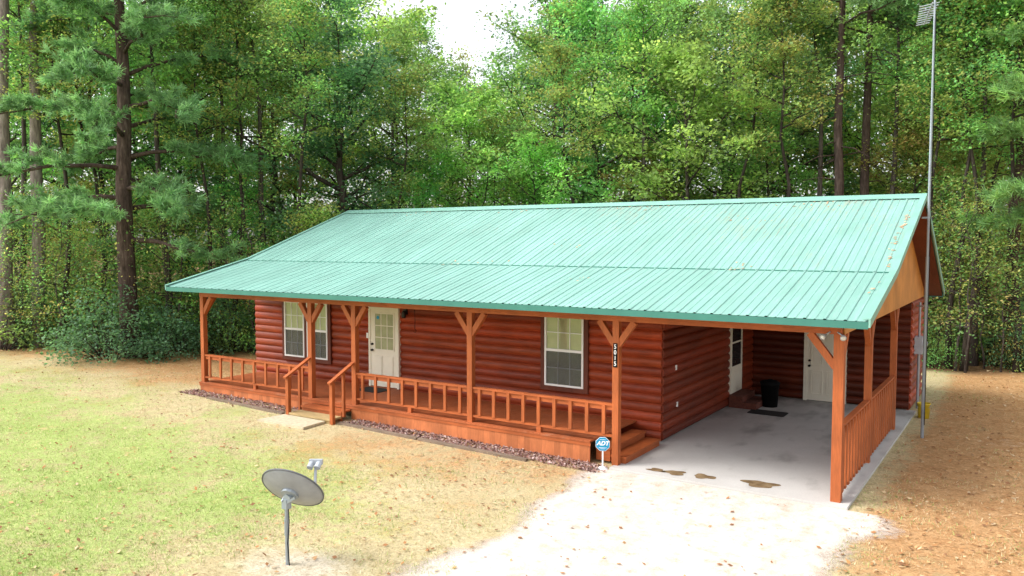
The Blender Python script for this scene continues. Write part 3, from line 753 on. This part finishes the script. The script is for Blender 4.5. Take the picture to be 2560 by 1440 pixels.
# straw + leaves
n = 60000; x = np.concatenate([rng.uniform(.3, 9, n // 2), rng.uniform(-30, -4, n // 2)]); y = np.concatenate([rng.uniform(-9, 16, n // 2), rng.uniform(-6, 9, n // 2)])
g_, s_, f_, p_ = masks(x, y); keep = ~offlimits(x, y) & (rng.uniform(0, 1, n) < .08 + .85 * s_); x = x[keep]; y = y[keep]; n = len(x)
stuff('pine_straw', flat_quads(x, y, gz(x, y) + rng.uniform(.006, .02, n), rng.uniform(.04, .09, n), rng.uniform(.002, .005, n), .08, rng), pick([(.48,.26,.11),(.58,.36,.17),(.34,.17,.07),(.63,.45,.25)], n, rng), M['bits'], 'orange brown pine straw scattered over the ground by the woods', 'pine straw')
n = 15000; u = rng.uniform(-100, 2700, n); dep = rng.uniform(9, 28, n); lat = (u - 1280) / 2004 * dep; x = CAMX + .838 * lat - .546 * dep; y = CAMY + .546 * lat + .838 * dep
g_, s_, f_, p_ = masks(x, y); lim = (x > -16.7) & (x < .25) & (y > -.3) & (y < 11.1); dr = (x > -3.6) & (x < .4) & (y < -.2)
keep = ~lim & (rng.uniform(0, 1, n) < np.where(dr, .1, .3 + .55 * s_)); x = x[keep]; y = y[keep]; n = len(x); s = rng.uniform(.018, .048, n)
stuff('fallen_leaves', flat_quads(x, y, gz(x, y) + .028, s, s * .6, .25, rng), pick([(.40,.20,.08),(.31,.15,.065),(.50,.30,.14),(.54,.40,.24),(.24,.12,.06)], n, rng), M['bits'], 'dry brown leaves fallen over lawn and driveway', 'fallen leaves')
# litter on roof
cl = [(.3,3.4,16,.5),(.33,4.6,20,.5),(.36,2.6,5,.3),(-2.3,2.05,12,.3),(-6.2,6.0,12,.9),(-10,6.0,12,1.2),(-1.5,5.9,18,.8),(-14,6.0,10,1),(-5.5,1.1,5,.5),(-7,3.4,6,.8),(-3,5.0,8,1),(.3,1.0,5,.3),(-9,2.1,9,1.5)]
xs = []; ys = []
for cx, cy, k, sp in cl:
    xs += list(np.clip(rng.normal(cx, sp * .5 if cx < .1 else .03, k), RX0, .44)); ys += list(rng.normal(cy, .12 if cx < .1 else .33, k))
x = np.array(xs); y = np.clip(np.array(ys), -.5, 6.1); z = np.where(y < 2.1, 3.08 + (y + .6) * .2519, 3.76 + (y - 2.1) * .3651) + .032; n = len(x); s = rng.uniform(.02, .045, n)
V = flat_quads(x, y, z, s * 1.2, s * .5, .03, rng)
V[:, 2] += (V[:, 1] - np.repeat(y, 4)) * np.repeat(np.where(y < 2.1, .2519, .3651), 4)
stuff('roof_leaf_litter', V, pick([(.50,.27,.14),(.58,.38,.24),(.42,.23,.12)], n, rng), M['bits'], 'dry brown leaf litter caught on the green metal roof', 'leaf litter')

# ------------------------------------------------------------------ trees
def leaf_quads(c, s, rng, up=.7):
    n = len(c); nv = rng.normal(0, 1, (n, 3)); nv[:, 2] = np.abs(nv[:, 2]) + up; nv /= np.linalg.norm(nv, axis=1)[:, None]
    r = rng.normal(0, 1, (n, 3)); a_ = np.cross(nv, r); a_ /= np.linalg.norm(a_, axis=1)[:, None] + 1e-9; b_ = np.cross(nv, a_)
    s = s[:, None]
    return np.stack([c - a_ * s * .5, c - b_ * s * .32, c + a_ * s * .5, c + b_ * s * .32], 1).reshape(-1, 3)
def broadleaf(seed, H, Rr, base, pal, nl=14, leaf=.13, per=75, tr=.15, sig=.34, bark='bark', sub=5, elev=(5, 50), lean=.3):
    rng = np.random.default_rng(seed); T = MB(); B = MB()
    npt = 9; tp = []; ox = oy = 0
    for i in range(npt):
        tp.append(np.array([ox, oy, H * .86 * i / (npt - 1) - (.3 if i == 0 else 0)])); ox += rng.normal(0, lean * .35); oy += rng.normal(0, lean * .35)
    T.tube(tp, [tr * (1 - .85 * i / (npt - 1)) * (1.35 if i == 0 else 1) for i in range(npt)], 9)
    cl = []
    def tpos(f):
        k = f * (npt - 1); i = min(int(k), npt - 2); return tp[i] + (tp[i + 1] - tp[i]) * (k - i)
    for i in range(nl):
        f = base + (1 - base) * (i + .5) / nl; p = tpos(f); az = i * 2.4 + rng.uniform(-.5, .5)
        q = (f - base) / (1 - base); L = Rr * (.62 + .5 * math.sin(math.pi * min(1, q * .85 + .1))) * rng.uniform(.55, 1.3) * (1 - .45 * q)
        el = R(elev[0] + (elev[1] - elev[0]) * q + rng.uniform(-10, 10)); d = np.array([math.cos(az) * math.cos(el), math.sin(az) * math.cos(el), math.sin(el)])
        pts = []
        for k in range(6):
            t_ = k / 5; pts.append(p + d * L * t_ + np.array([0, 0, .12 * L * t_ * t_]) + rng.normal(0, .05 * L * t_, 3))
        r0 = tr * (1 - .8 * f) * .5 + .012; B.tube(pts, [r0 * (1 - .8 * k / 5) for k in range(6)], 6)
        for j in range(sub):
            k = 1 + (j * 4) // sub + (j % 2) ; k = min(k, 5); s0 = pts[k]; az2 = az + rng.uniform(-1.4, 1.4); el2 = el + rng.uniform(-.6, .5); l2 = L * rng.uniform(.25, .5)
            d2 = np.array([math.cos(az2) * math.cos(el2), math.sin(az2) * math.cos(el2), math.sin(el2)]); e = s0 + d2 * l2
            B.tube([s0, s0 + d2 * l2 * .5 + rng.normal(0, .05, 3), e], [r0 * .4, r0 * .25, .006], 5)
            for t_ in (.45, .8, 1.1): cl.append(s0 + d2 * l2 * t_ + rng.normal(0, .14, 3))
        for k in (4, 5): cl.append(pts[k] + rng.normal(0, .15, 3))
    for k in range(8): cl.append(tp[-1] + rng.normal(0, .45, 3) + np.array([0, 0, .3]))
    cl = np.array(cl); pal = np.array(pal); n = len(cl)
    ccol = pal[rng.integers(0, len(pal), n)] * rng.uniform(.55, 1.45, (n, 1))
    num = np.maximum(5, (per * rng.uniform(.3, 1.6, n))).astype(int); ii = np.repeat(np.arange(n), num); N = len(ii)
    sg_ = sig * rng.uniform(.6, 1.35, n)
    pos = cl[ii] + rng.normal(0, 1, (N, 3)) * sg_[ii][:, None] * np.array([1, 1, .42])
    cols = ccol[ii] * rng.uniform(.75, 1.25, (N, 1))
    V = leaf_quads(pos, leaf * rng.uniform(.6, 1.3, N), rng)
    t1 = T.mesh('trunk', True); t1.materials.append(M[bark]); b1 = B.mesh('branches', True); b1.materials.append(M[bark])
    return [('trunk', t1), ('branches', b1), ('crown', quads_mesh('crown', V, cols, M['leaf']))]
def pine(seed, H, Rr, base, pal, nb=26, tr=.24, bark='bark_pine', tw=13, needles=20, droop=.1, stubs=6, nlen=.24, nw=.027):
    rng = np.random.default_rng(seed); T = MB(); B = MB(); npt = 10; tp = []; ox = oy = 0
    for i in range(npt):
        tp.append(np.array([ox, oy, H * i / (npt - 1) - (.3 if i == 0 else 0)])); ox += rng.normal(0, .07); oy += rng.normal(0, .07)
    T.tube(tp, [tr * (1 - .8 * (i / (npt - 1)) ** 1.3) * (1.25 if i == 0 else 1) for i in range(npt)], 12)
    def tpos(f):
        k = f * (npt - 1); i = min(int(k), npt - 2); return tp[i] + (tp[i + 1] - tp[i]) * (k - i)
    tc = []; td = []
    for i in range(nb):
        q = (i + .5) / nb; f = base + (1 - base) * q; p = tpos(f); az = i * 2.4 + rng.uniform(-.4, .4)
        L = Rr * (1 - .75 * q ** 1.5) * rng.uniform(.6, 1.15); el = R(-6 + 45 * q + rng.uniform(-14, 14)); d = np.array([math.cos(az) * math.cos(el), math.sin(az) * math.cos(el), math.sin(el)])
        bend = rng.normal(0, .22, 2)
        pts = [p + d * L * t_ + np.array([bend[0] * L * t_ * t_, bend[1] * L * t_ * t_, .22 * L * t_ * (1 - t_) - droop * L * t_ * t_]) + rng.normal(0, .05 * L * t_, 3) for t_ in np.linspace(0, 1, 6)]
        r0 = tr * (1 - .8 * f) * .33 + .012; B.tube(pts, [r0 * (1 - .8 * k / 5) for k in range(6)], 6)
        for j in range(tw):
            t_ = .28 + .72 * (j + rng.uniform(0, 1)) / tw; k = min(int(t_ * 5), 4); s0 = pts[k] + (pts[k + 1] - pts[k]) * (t_ * 5 - k)
            a2 = az + rng.uniform(-1.4, 1.4); d2 = np.array([math.cos(a2), math.sin(a2), rng.uniform(-.25, .6)]); l2 = rng.uniform(.3, 1.0) * min(1, L / 2.5); e = s0 + d2 * l2
            B.tube([s0, e], [.012, .006], 4)
            for m_ in np.linspace(.25, 1, 6): tc.append(s0 + d2 * l2 * m_ + rng.normal(0, .07, 3)); td.append(d2)
    for i in range(stubs):
        f = base * rng.uniform(.35, 1); p = tpos(f); az = rng.uniform(0, 6.28); L = rng.uniform(.5, 2.2); d = np.array([math.cos(az), math.sin(az), rng.uniform(-.3, .2)])
        B.tube([p, p + d * L * .5 + rng.normal(0, .05, 3), p + d * L + np.array([0, 0, -.15 * L])], [.03, .02, .006], 5)
    tc = np.array(tc); td = np.array(td); n = len(tc); ii = np.repeat(np.arange(n), needles); N = len(ii)
    d = rng.normal(0, 1, (N, 3)) * .75 + td[ii] * .9 + np.array([0, 0, .15]); d /= np.linalg.norm(d, axis=1)[:, None]
    sd_ = np.cross(d, rng.normal(0, 1, (N, 3))); sd_ /= np.linalg.norm(sd_, axis=1)[:, None] + 1e-9
    l = nlen * rng.uniform(.7, 1.2, (N, 1)); c = tc[ii] + rng.normal(0, .03, (N, 3)); wv = sd_ * nw * .5
    V = np.stack([c - wv, c + wv, c + d * l + wv * .5, c + d * l - wv * .5], 1).reshape(-1, 3)
    pal = np.array(pal); ccol = pal[rng.integers(0, len(pal), n)] * rng.uniform(.6, 1.35, (n, 1)); cols = ccol[ii] * rng.uniform(.8, 1.2, (N, 1))
    t1 = T.mesh('trunk', True); t1.materials.append(M[bark]); b1 = B.mesh('branches', True); b1.materials.append(M[bark])
    return [('trunk', t1), ('branches', b1), ('crown', quads_mesh('crown', V, cols, M['needle']))]
def shrub(seed, H, Rr, pal, ncl=40, per=60, leaf=.1, sig=.28):
    rng = np.random.default_rng(seed); B = MB(); cl = []
    for i in range(ncl):
        az = rng.uniform(0, 6.28); rr = Rr * math.sqrt(rng.uniform(0, 1)); zz = H * rng.uniform(.15, 1.1) * (1 - .5 * (rr / Rr) ** 2); e = np.array([rr * math.cos(az), rr * math.sin(az), zz]); cl.append(e)
        B.tube([np.array([rr * .2 * math.cos(az), rr * .2 * math.sin(az), -.1]), e * np.array([.6, .6, .55]), e], [.016, .011, .004], 4)
    cl = np.array(cl); pal = np.array(pal); n = len(cl); ccol = pal[rng.integers(0, len(pal), n)] * rng.uniform(.6, 1.3, (n, 1))
    ii = np.repeat(np.arange(n), per); N = len(ii); pos = cl[ii] + rng.normal(0, 1, (N, 3)) * sig * np.array([1, 1, .65]); pos[:, 2] = np.abs(pos[:, 2])
    b1 = B.mesh('stems', True); b1.materials.append(M['bark'])
    return [('stems', b1), ('foliage', quads_mesh('foliage', leaf_quads(pos, leaf * rng.uniform(.6, 1.3, N), rng), ccol[ii] * rng.uniform(.75, 1.25, (N, 1)), M['leaf']))]
BR = [(.29,.50,.13),(.24,.45,.12),(.36,.55,.16)]
MD = [(.20,.38,.12),(.165,.33,.11),(.26,.44,.13)]
DK = [(.085,.215,.105),(.115,.265,.13),(.16,.325,.165)]
OL = [(.29,.36,.10),(.34,.37,.12),(.22,.31,.085),(.39,.33,.12)]
PN = [(.20,.36,.16),(.24,.42,.19),(.155,.30,.125)]
TPL = {
 'maple': broadleaf(1, 11, 3.5, .22, BR, 17, .16, 44, .11),
 'maple_b': broadleaf(2, 12, 3.9, .25, BR + MD[2:], 19, .16, 46, .13),
 'mid': broadleaf(3, 13, 3.3, .2, MD, 18, .14, 45, .13),
 'mid_b': broadleaf(4, 12, 3.0, .15, MD + BR[1:2], 18, .13, 46, .11),
 'oak': broadleaf(5, 12.6, 5.0, .28, DK, 18, .15, 72, .28, .40, elev=(0, 50)),
 'olive': broadleaf(6, 10, 2.7, .15, OL, 16, .12, 44, .09),
 'tall': broadleaf(7, 15, 3.4, .3, MD + OL[:1], 18, .14, 50, .16),
 'pole': broadleaf(17, 17, 2.3, .66, MD + BR[:1], 12, .13, 40, .15, lean=.22, bark='bark_slim'),
 'pole_b': broadleaf(18, 15, 2.0, .6, MD + OL[:2], 12, .12, 34, .11, lean=.4, bark='bark'),
 'sapling': broadleaf(8, 6, 1.7, .15, BR + OL[:2], 13, .11, 40, .04, .3),
 'thin': broadleaf(9, 6.5, 1.5, .25, OL + MD, 11, .1, 14, .04, .35, sub=4, bark='bark_slim'),
 'bigpine': pine(10, 18, 5.2, .22, PN, 40, .32, needles=28, tw=18, droop=.2),
 'palepine': pine(11, 20, 3.2, .72, PN, 16, .25, 'bark_pale', stubs=8),
 'tallpine': pine(12, 19, 3.4, .62, PN, 18, .20, stubs=14),
 'youngpine': pine(13, 13, 2.9, .3, [(.25,.42,.13),(.21,.37,.14)], 28, .13, needles=22, tw=13, droop=.15),
 'shrub': shrub(20, 2.2, 1.5, MD + BR[:1], 34, 52), 'shrub_o': shrub(21, 1.9, 1.5, OL + MD[:1], 34, 52), 'shrub_d': shrub(22, 1.8, 1.6, [(.12,.25,.125),(.16,.31,.165),(.10,.21,.095)], 52, 62),
}
def plant(t, name, u, dep, s=1, label=None, cat='tree', group=None, rz=None, sz=None):
    x, y = at(u, dep); e = empty(name, (x, y, float(gz(x, y)) - .02), rz if rz is not None else random.uniform(0, 6.28), (s, s, s * (sz or 1)))
    tag(e, label, cat, group)
    for pn_, me_ in TPL[t]:
        o = bpy.data.objects.new(pn_, me_); C.objects.link(o); o.parent = e
    return e
plant('bigpine', 'pine_tree', 325, 28, 1, 'large pine with a thick dark trunk and drooping blue green boughs left of the cabin', rz=.6)
plant('palepine', 'pine_tree', 14, 29.5, 1.05, 'pale grey pine trunk at the far left edge of the picture')
plant('palepine', 'pine_tree', 92, 30, 1, 'pale pine trunk second from the left edge of the picture')
plant('oak', 'oak_tree', 850, 32, 1.04, 'spreading dark leaved oak behind the left end of the roof')
plant('maple', 'maple_tree', 1165, 34, 1, 'bright green slender tree behind the middle of the ridge')
plant('maple_b', 'maple_tree', 1725, 31, 1.05, 'wide bright green tree rising behind the right half of the ridge')
plant('mid', 'broadleaf_tree', 1480, 36, 1.15, 'mid green tree between the two bright trees behind the ridge', sz=1.08)
plant('mid_b', 'broadleaf_tree', 1935, 33, .95, 'mid green tree behind the roof just left of two pine trunks')
plant('tallpine', 'pine_tree', 2082, 29, 1, 'tall pine with a straight brown trunk behind the roof, left one of a pair')
plant('tallpine', 'pine_tree', 2166, 30, 1, 'tall thin pine behind the roof, right one of a pair')
plant('olive', 'broadleaf_tree', 2255, 30, .95, 'olive yellow tree behind the antenna pole')
plant('youngpine', 'pine_tree', 2650, 25, 1.1, 'young pine with soft green needles at the right edge')
plant('tallpine', 'pine_tree', 2530, 27.5, 1, 'dark pine trunk at the right edge behind the young pine')
plant('tall', 'broadleaf_tree', 2405, 33, 1.05, 'tall olive green tree right of the antenna pole')
plant('sapling', 'sapling', 800, 28.5, .92, 'pale yellow green sapling close behind the left corner of the roof')
plant('mid_b', 'broadleaf_tree', 610, 31, .68, 'small mid green tree between the large pine and the roof')
plant('olive', 'broadleaf_tree', 175, 33, .75, 'small olive tree between the pale trunks and the large pine')
plant('mid', 'broadleaf_tree', 480, 35, 1.1, 'mid green tree right behind the large pine', sz=1.1)
plant('tall', 'broadleaf_tree', 985, 37, .98, 'tall green tree behind the right side of the dark oak')
plant('mid', 'broadleaf_tree', 40, 35, 1.1, 'mid green tree behind the two pale trunks', sz=1.15)
plant('tall', 'broadleaf_tree', 690, 38, 1.1, 'tall green tree behind the left side of the dark oak')
plant('maple', 'maple_tree', 1330, 32, .78, 'small bright green tree low behind the ridge middle')
plant('olive', 'broadleaf_tree', 1590, 33, .85, 'olive green tree left of the wide bright tree')
plant('oak', 'oak_tree', 1960, 38, 1.2, 'dark leaved oak behind the pair of pine trunks')
plant('maple', 'maple_tree', 2330, 34, 1, 'bright green tree behind the antenna pole')
plant('sapling', 'sapling', 940, 30, .9, 'light green sapling just above the left ridge end')
plant('mid_b', 'broadleaf_tree', 1050, 32, .68, 'small mid green tree just above the ridge left part')
plant('olive', 'broadleaf_tree', 2480, 30, .8, 'small olive tree at the right under the young pine')
plant('tall', 'broadleaf_tree', 1390, 38, 1.15, 'tall green tree at the right side of the white sky gap')
plant('tall', 'broadleaf_tree', 1820, 36, 1.12, 'tall green tree just behind the wide bright tree')
plant('mid', 'broadleaf_tree', 240, 36, 1.2, 'mid green tree behind the left side of the large pine', sz=1.15)
plant('mid', 'broadleaf_tree', 2500, 34, 1.2, 'mid green tree behind the dark pine trunk at the right edge', sz=1.1)
plant('mid_b', 'broadleaf_tree', 2300, 36, 1.2, 'bushy green tree far behind the antenna pole', sz=1.1)
# slim bare trunks at the front of the woods
for k, (u, d, t, s) in enumerate(((415,29.5,'pole',1.0),(585,29.5,'pole_b',1.0),(505,29,'pole_b',.9),(150,29.5,'pole_b',1.0),(770,29,'pole_b',.95),(655,31,'pole',1.0),(1985,29,'pole_b',1.0),(2045,31,'pole',1.0),(2215,30,'pole',1.0),(2300,28.5,'pole_b',1.0),(2440,28,'pole',.95),(2380,27.5,'pole_b',.95),(2490,28.5,'pole_b',1.05),(2550,26.5,'pole_b',1.0),(2415,27,'pole_b',1.0),(1440,32,'pole_b',.9),(1620,32,'pole',.95),(1560,33,'pole_b',1.0),(1850,31,'pole_b',1.0),(240,30.5,'pole_b',1.0),(1260,33,'pole_b',.7),(1000,31.5,'pole_b',.8),(555,31,'pole',.95),(55,31,'pole',1.0))):
    lf = u < 1000; rt = u > 2200
    plant(t, 'slim_tree', u, d, s, 'slim tall tree with a bare straight trunk ' + ('in the woods left of the cabin' if lf else 'in the woods right of the cabin' if rt else 'behind the cabin roof'), 'tree', 'slim trees ' + ('left' if lf else 'right' if rt else 'behind'))
# deep woods
kinds = ['tall', 'mid', 'pole', 'mid_b', 'tallpine', 'maple', 'olive', 'tall', 'oak']
labs = {'tall': 'tall green tree in the deep woods behind the front trees', 'mid': 'mid green tree in the deep woods behind the front trees', 'mid_b': 'bushy green tree in the deep woods behind the front trees', 'oak': 'dark oak in the deep woods behind the front trees', 'tallpine': 'bare trunked pine in the deep woods behind the front trees', 'olive': 'olive tree in the deep woods behind the front trees', 'maple': 'bright tree in the deep woods behind the front trees', 'pole': 'slim bare trunked tree in the deep woods behind the front trees'}
nm = {'tall': 'broadleaf_tree', 'mid': 'broadleaf_tree', 'mid_b': 'broadleaf_tree', 'oak': 'oak_tree', 'tallpine': 'pine_tree', 'olive': 'broadleaf_tree', 'maple': 'maple_tree', 'pole': 'slim_tree'}
hh = {'tall': 15, 'mid': 13, 'mid_b': 12, 'oak': 12.6, 'tallpine': 19, 'olive': 10, 'maple': 11, 'pole': 16}
i = 0
for d0, stp in ((41, 138), (49, 135)):
    u = -220
    while u < 2800:
        k = kinds[(i * 4 + int(d0)) % 9]; ui = u + random.uniform(-45, 45); di = d0 + random.uniform(-2.5, 2.5)
        Ht = 4.3 + di * random.uniform(.28, .37)
        if 1060 < ui < 1310: Ht = 4.3 + di * random.uniform(.22, .258); k = 'mid' if k in ('tall', 'tallpine', 'oak', 'pole') else k
        s = Ht / hh[k]; s1 = min(s, 1.35)
        plant(k, nm[k], ui, di, s1, labs[k], 'tree', 'deep woods ' + k.replace('_b', ' bushy') + ' trees', sz=s / s1)
        u += stp; i += 1
# understorey between the trunks
for k in range(27):
    u = -120 + k * 105 + random.uniform(-35, 35); t = ['shrub', 'shrub_d', 'shrub_o'][k % 3]; s = random.uniform(1.4, 2.3)
    plant(t, 'shrub', u, random.uniform(35, 40), s * .9, {'shrub': 'large green', 'shrub_o': 'large olive', 'shrub_d': 'large dark green'}[t] + ' understorey shrub deep between the trunks', 'shrub', 'understorey ' + t, sz=1.2)
# saplings / undergrowth
for k, u in enumerate([20,60,110,130,165,215,255,290,400,430,460,520,560,600,640,700,2345,2370,2395,2420,2470,2510,2540]):
    plant('thin', 'thin_sapling', u, random.uniform(28.6, 30.5) - (2 if u > 2000 else 0), random.uniform(.6, 1.15), 'thin sparse sapling at the edge of the woods ' + ('left of the cabin' if u < 2000 else 'right of the cabin'), 'sapling', 'thin saplings ' + ('left' if u < 2000 else 'right'))
plant('shrub_d', 'shrub', 270, 27.6, 1.25, 'broad blue green shrub at the lawn edge below the large pine', 'shrub')
plant('shrub_d', 'shrub', 390, 28, .95, 'blue green shrub right of the broad one at the lawn edge', 'shrub')
for k in range(30):
    u = -80 + k * 27 + random.uniform(-14, 14); t = ['shrub', 'shrub_o', 'shrub_d'][k % 3]
    plant(t, 'shrub', u, random.uniform(28.8, 33), random.uniform(.5, 1.25), {'shrub': 'green', 'shrub_o': 'olive', 'shrub_d': 'dark green'}[t] + ' undergrowth shrub at the woods edge left of the cabin', 'shrub', 'undergrowth left ' + t, sz=random.uniform(.9, 1.5))
for k in range(11):
    u = 2320 + k * 30; t = ['shrub_o', 'shrub', 'shrub_d'][k % 3]
    plant(t, 'shrub', u, random.uniform(26.5, 31), random.uniform(.35, .75), {'shrub': 'green', 'shrub_o': 'olive', 'shrub_d': 'dark green'}[t] + ' undergrowth shrub at the woods edge right of the cabin', 'shrub', 'undergrowth right ' + t, sz=random.uniform(.8, 1.8))
# far woods as one mass
n = 52000; u = rng.uniform(-900, 3400, n); dep = rng.uniform(62, 82, n); hmax = 18 + 3 * np.sin(u * .011) + 2.5 * np.sin(u * .037) - 5 * np.exp(-((u - 1180) / 150) ** 2)
lat = (u - 1280) / 2004 * dep; x = CAMX + .838 * lat - .546 * dep; y = CAMY + .546 * lat + .838 * dep; z = hmax * rng.uniform(0, 1, n)
cl_ = .75 + .35 * np.sin(u * .05 + z) * np.sin(z * 1.3 + u * .02); kp = (np.sin(u * .09 + 1.7 * np.sin(z * .8)) * np.sin(z * 1.1 + u * .03)) > -.55
P_ = np.stack([x, y, z], -1)[kp]; n = len(P_)
stuff('distant_woods', leaf_quads(P_, rng.uniform(.25, .55, n), rng), pick(MD + OL[:2], n, rng) * cl_[kp][:, None], M['leaf'], 'dense green woods far behind the cabin', 'woods')
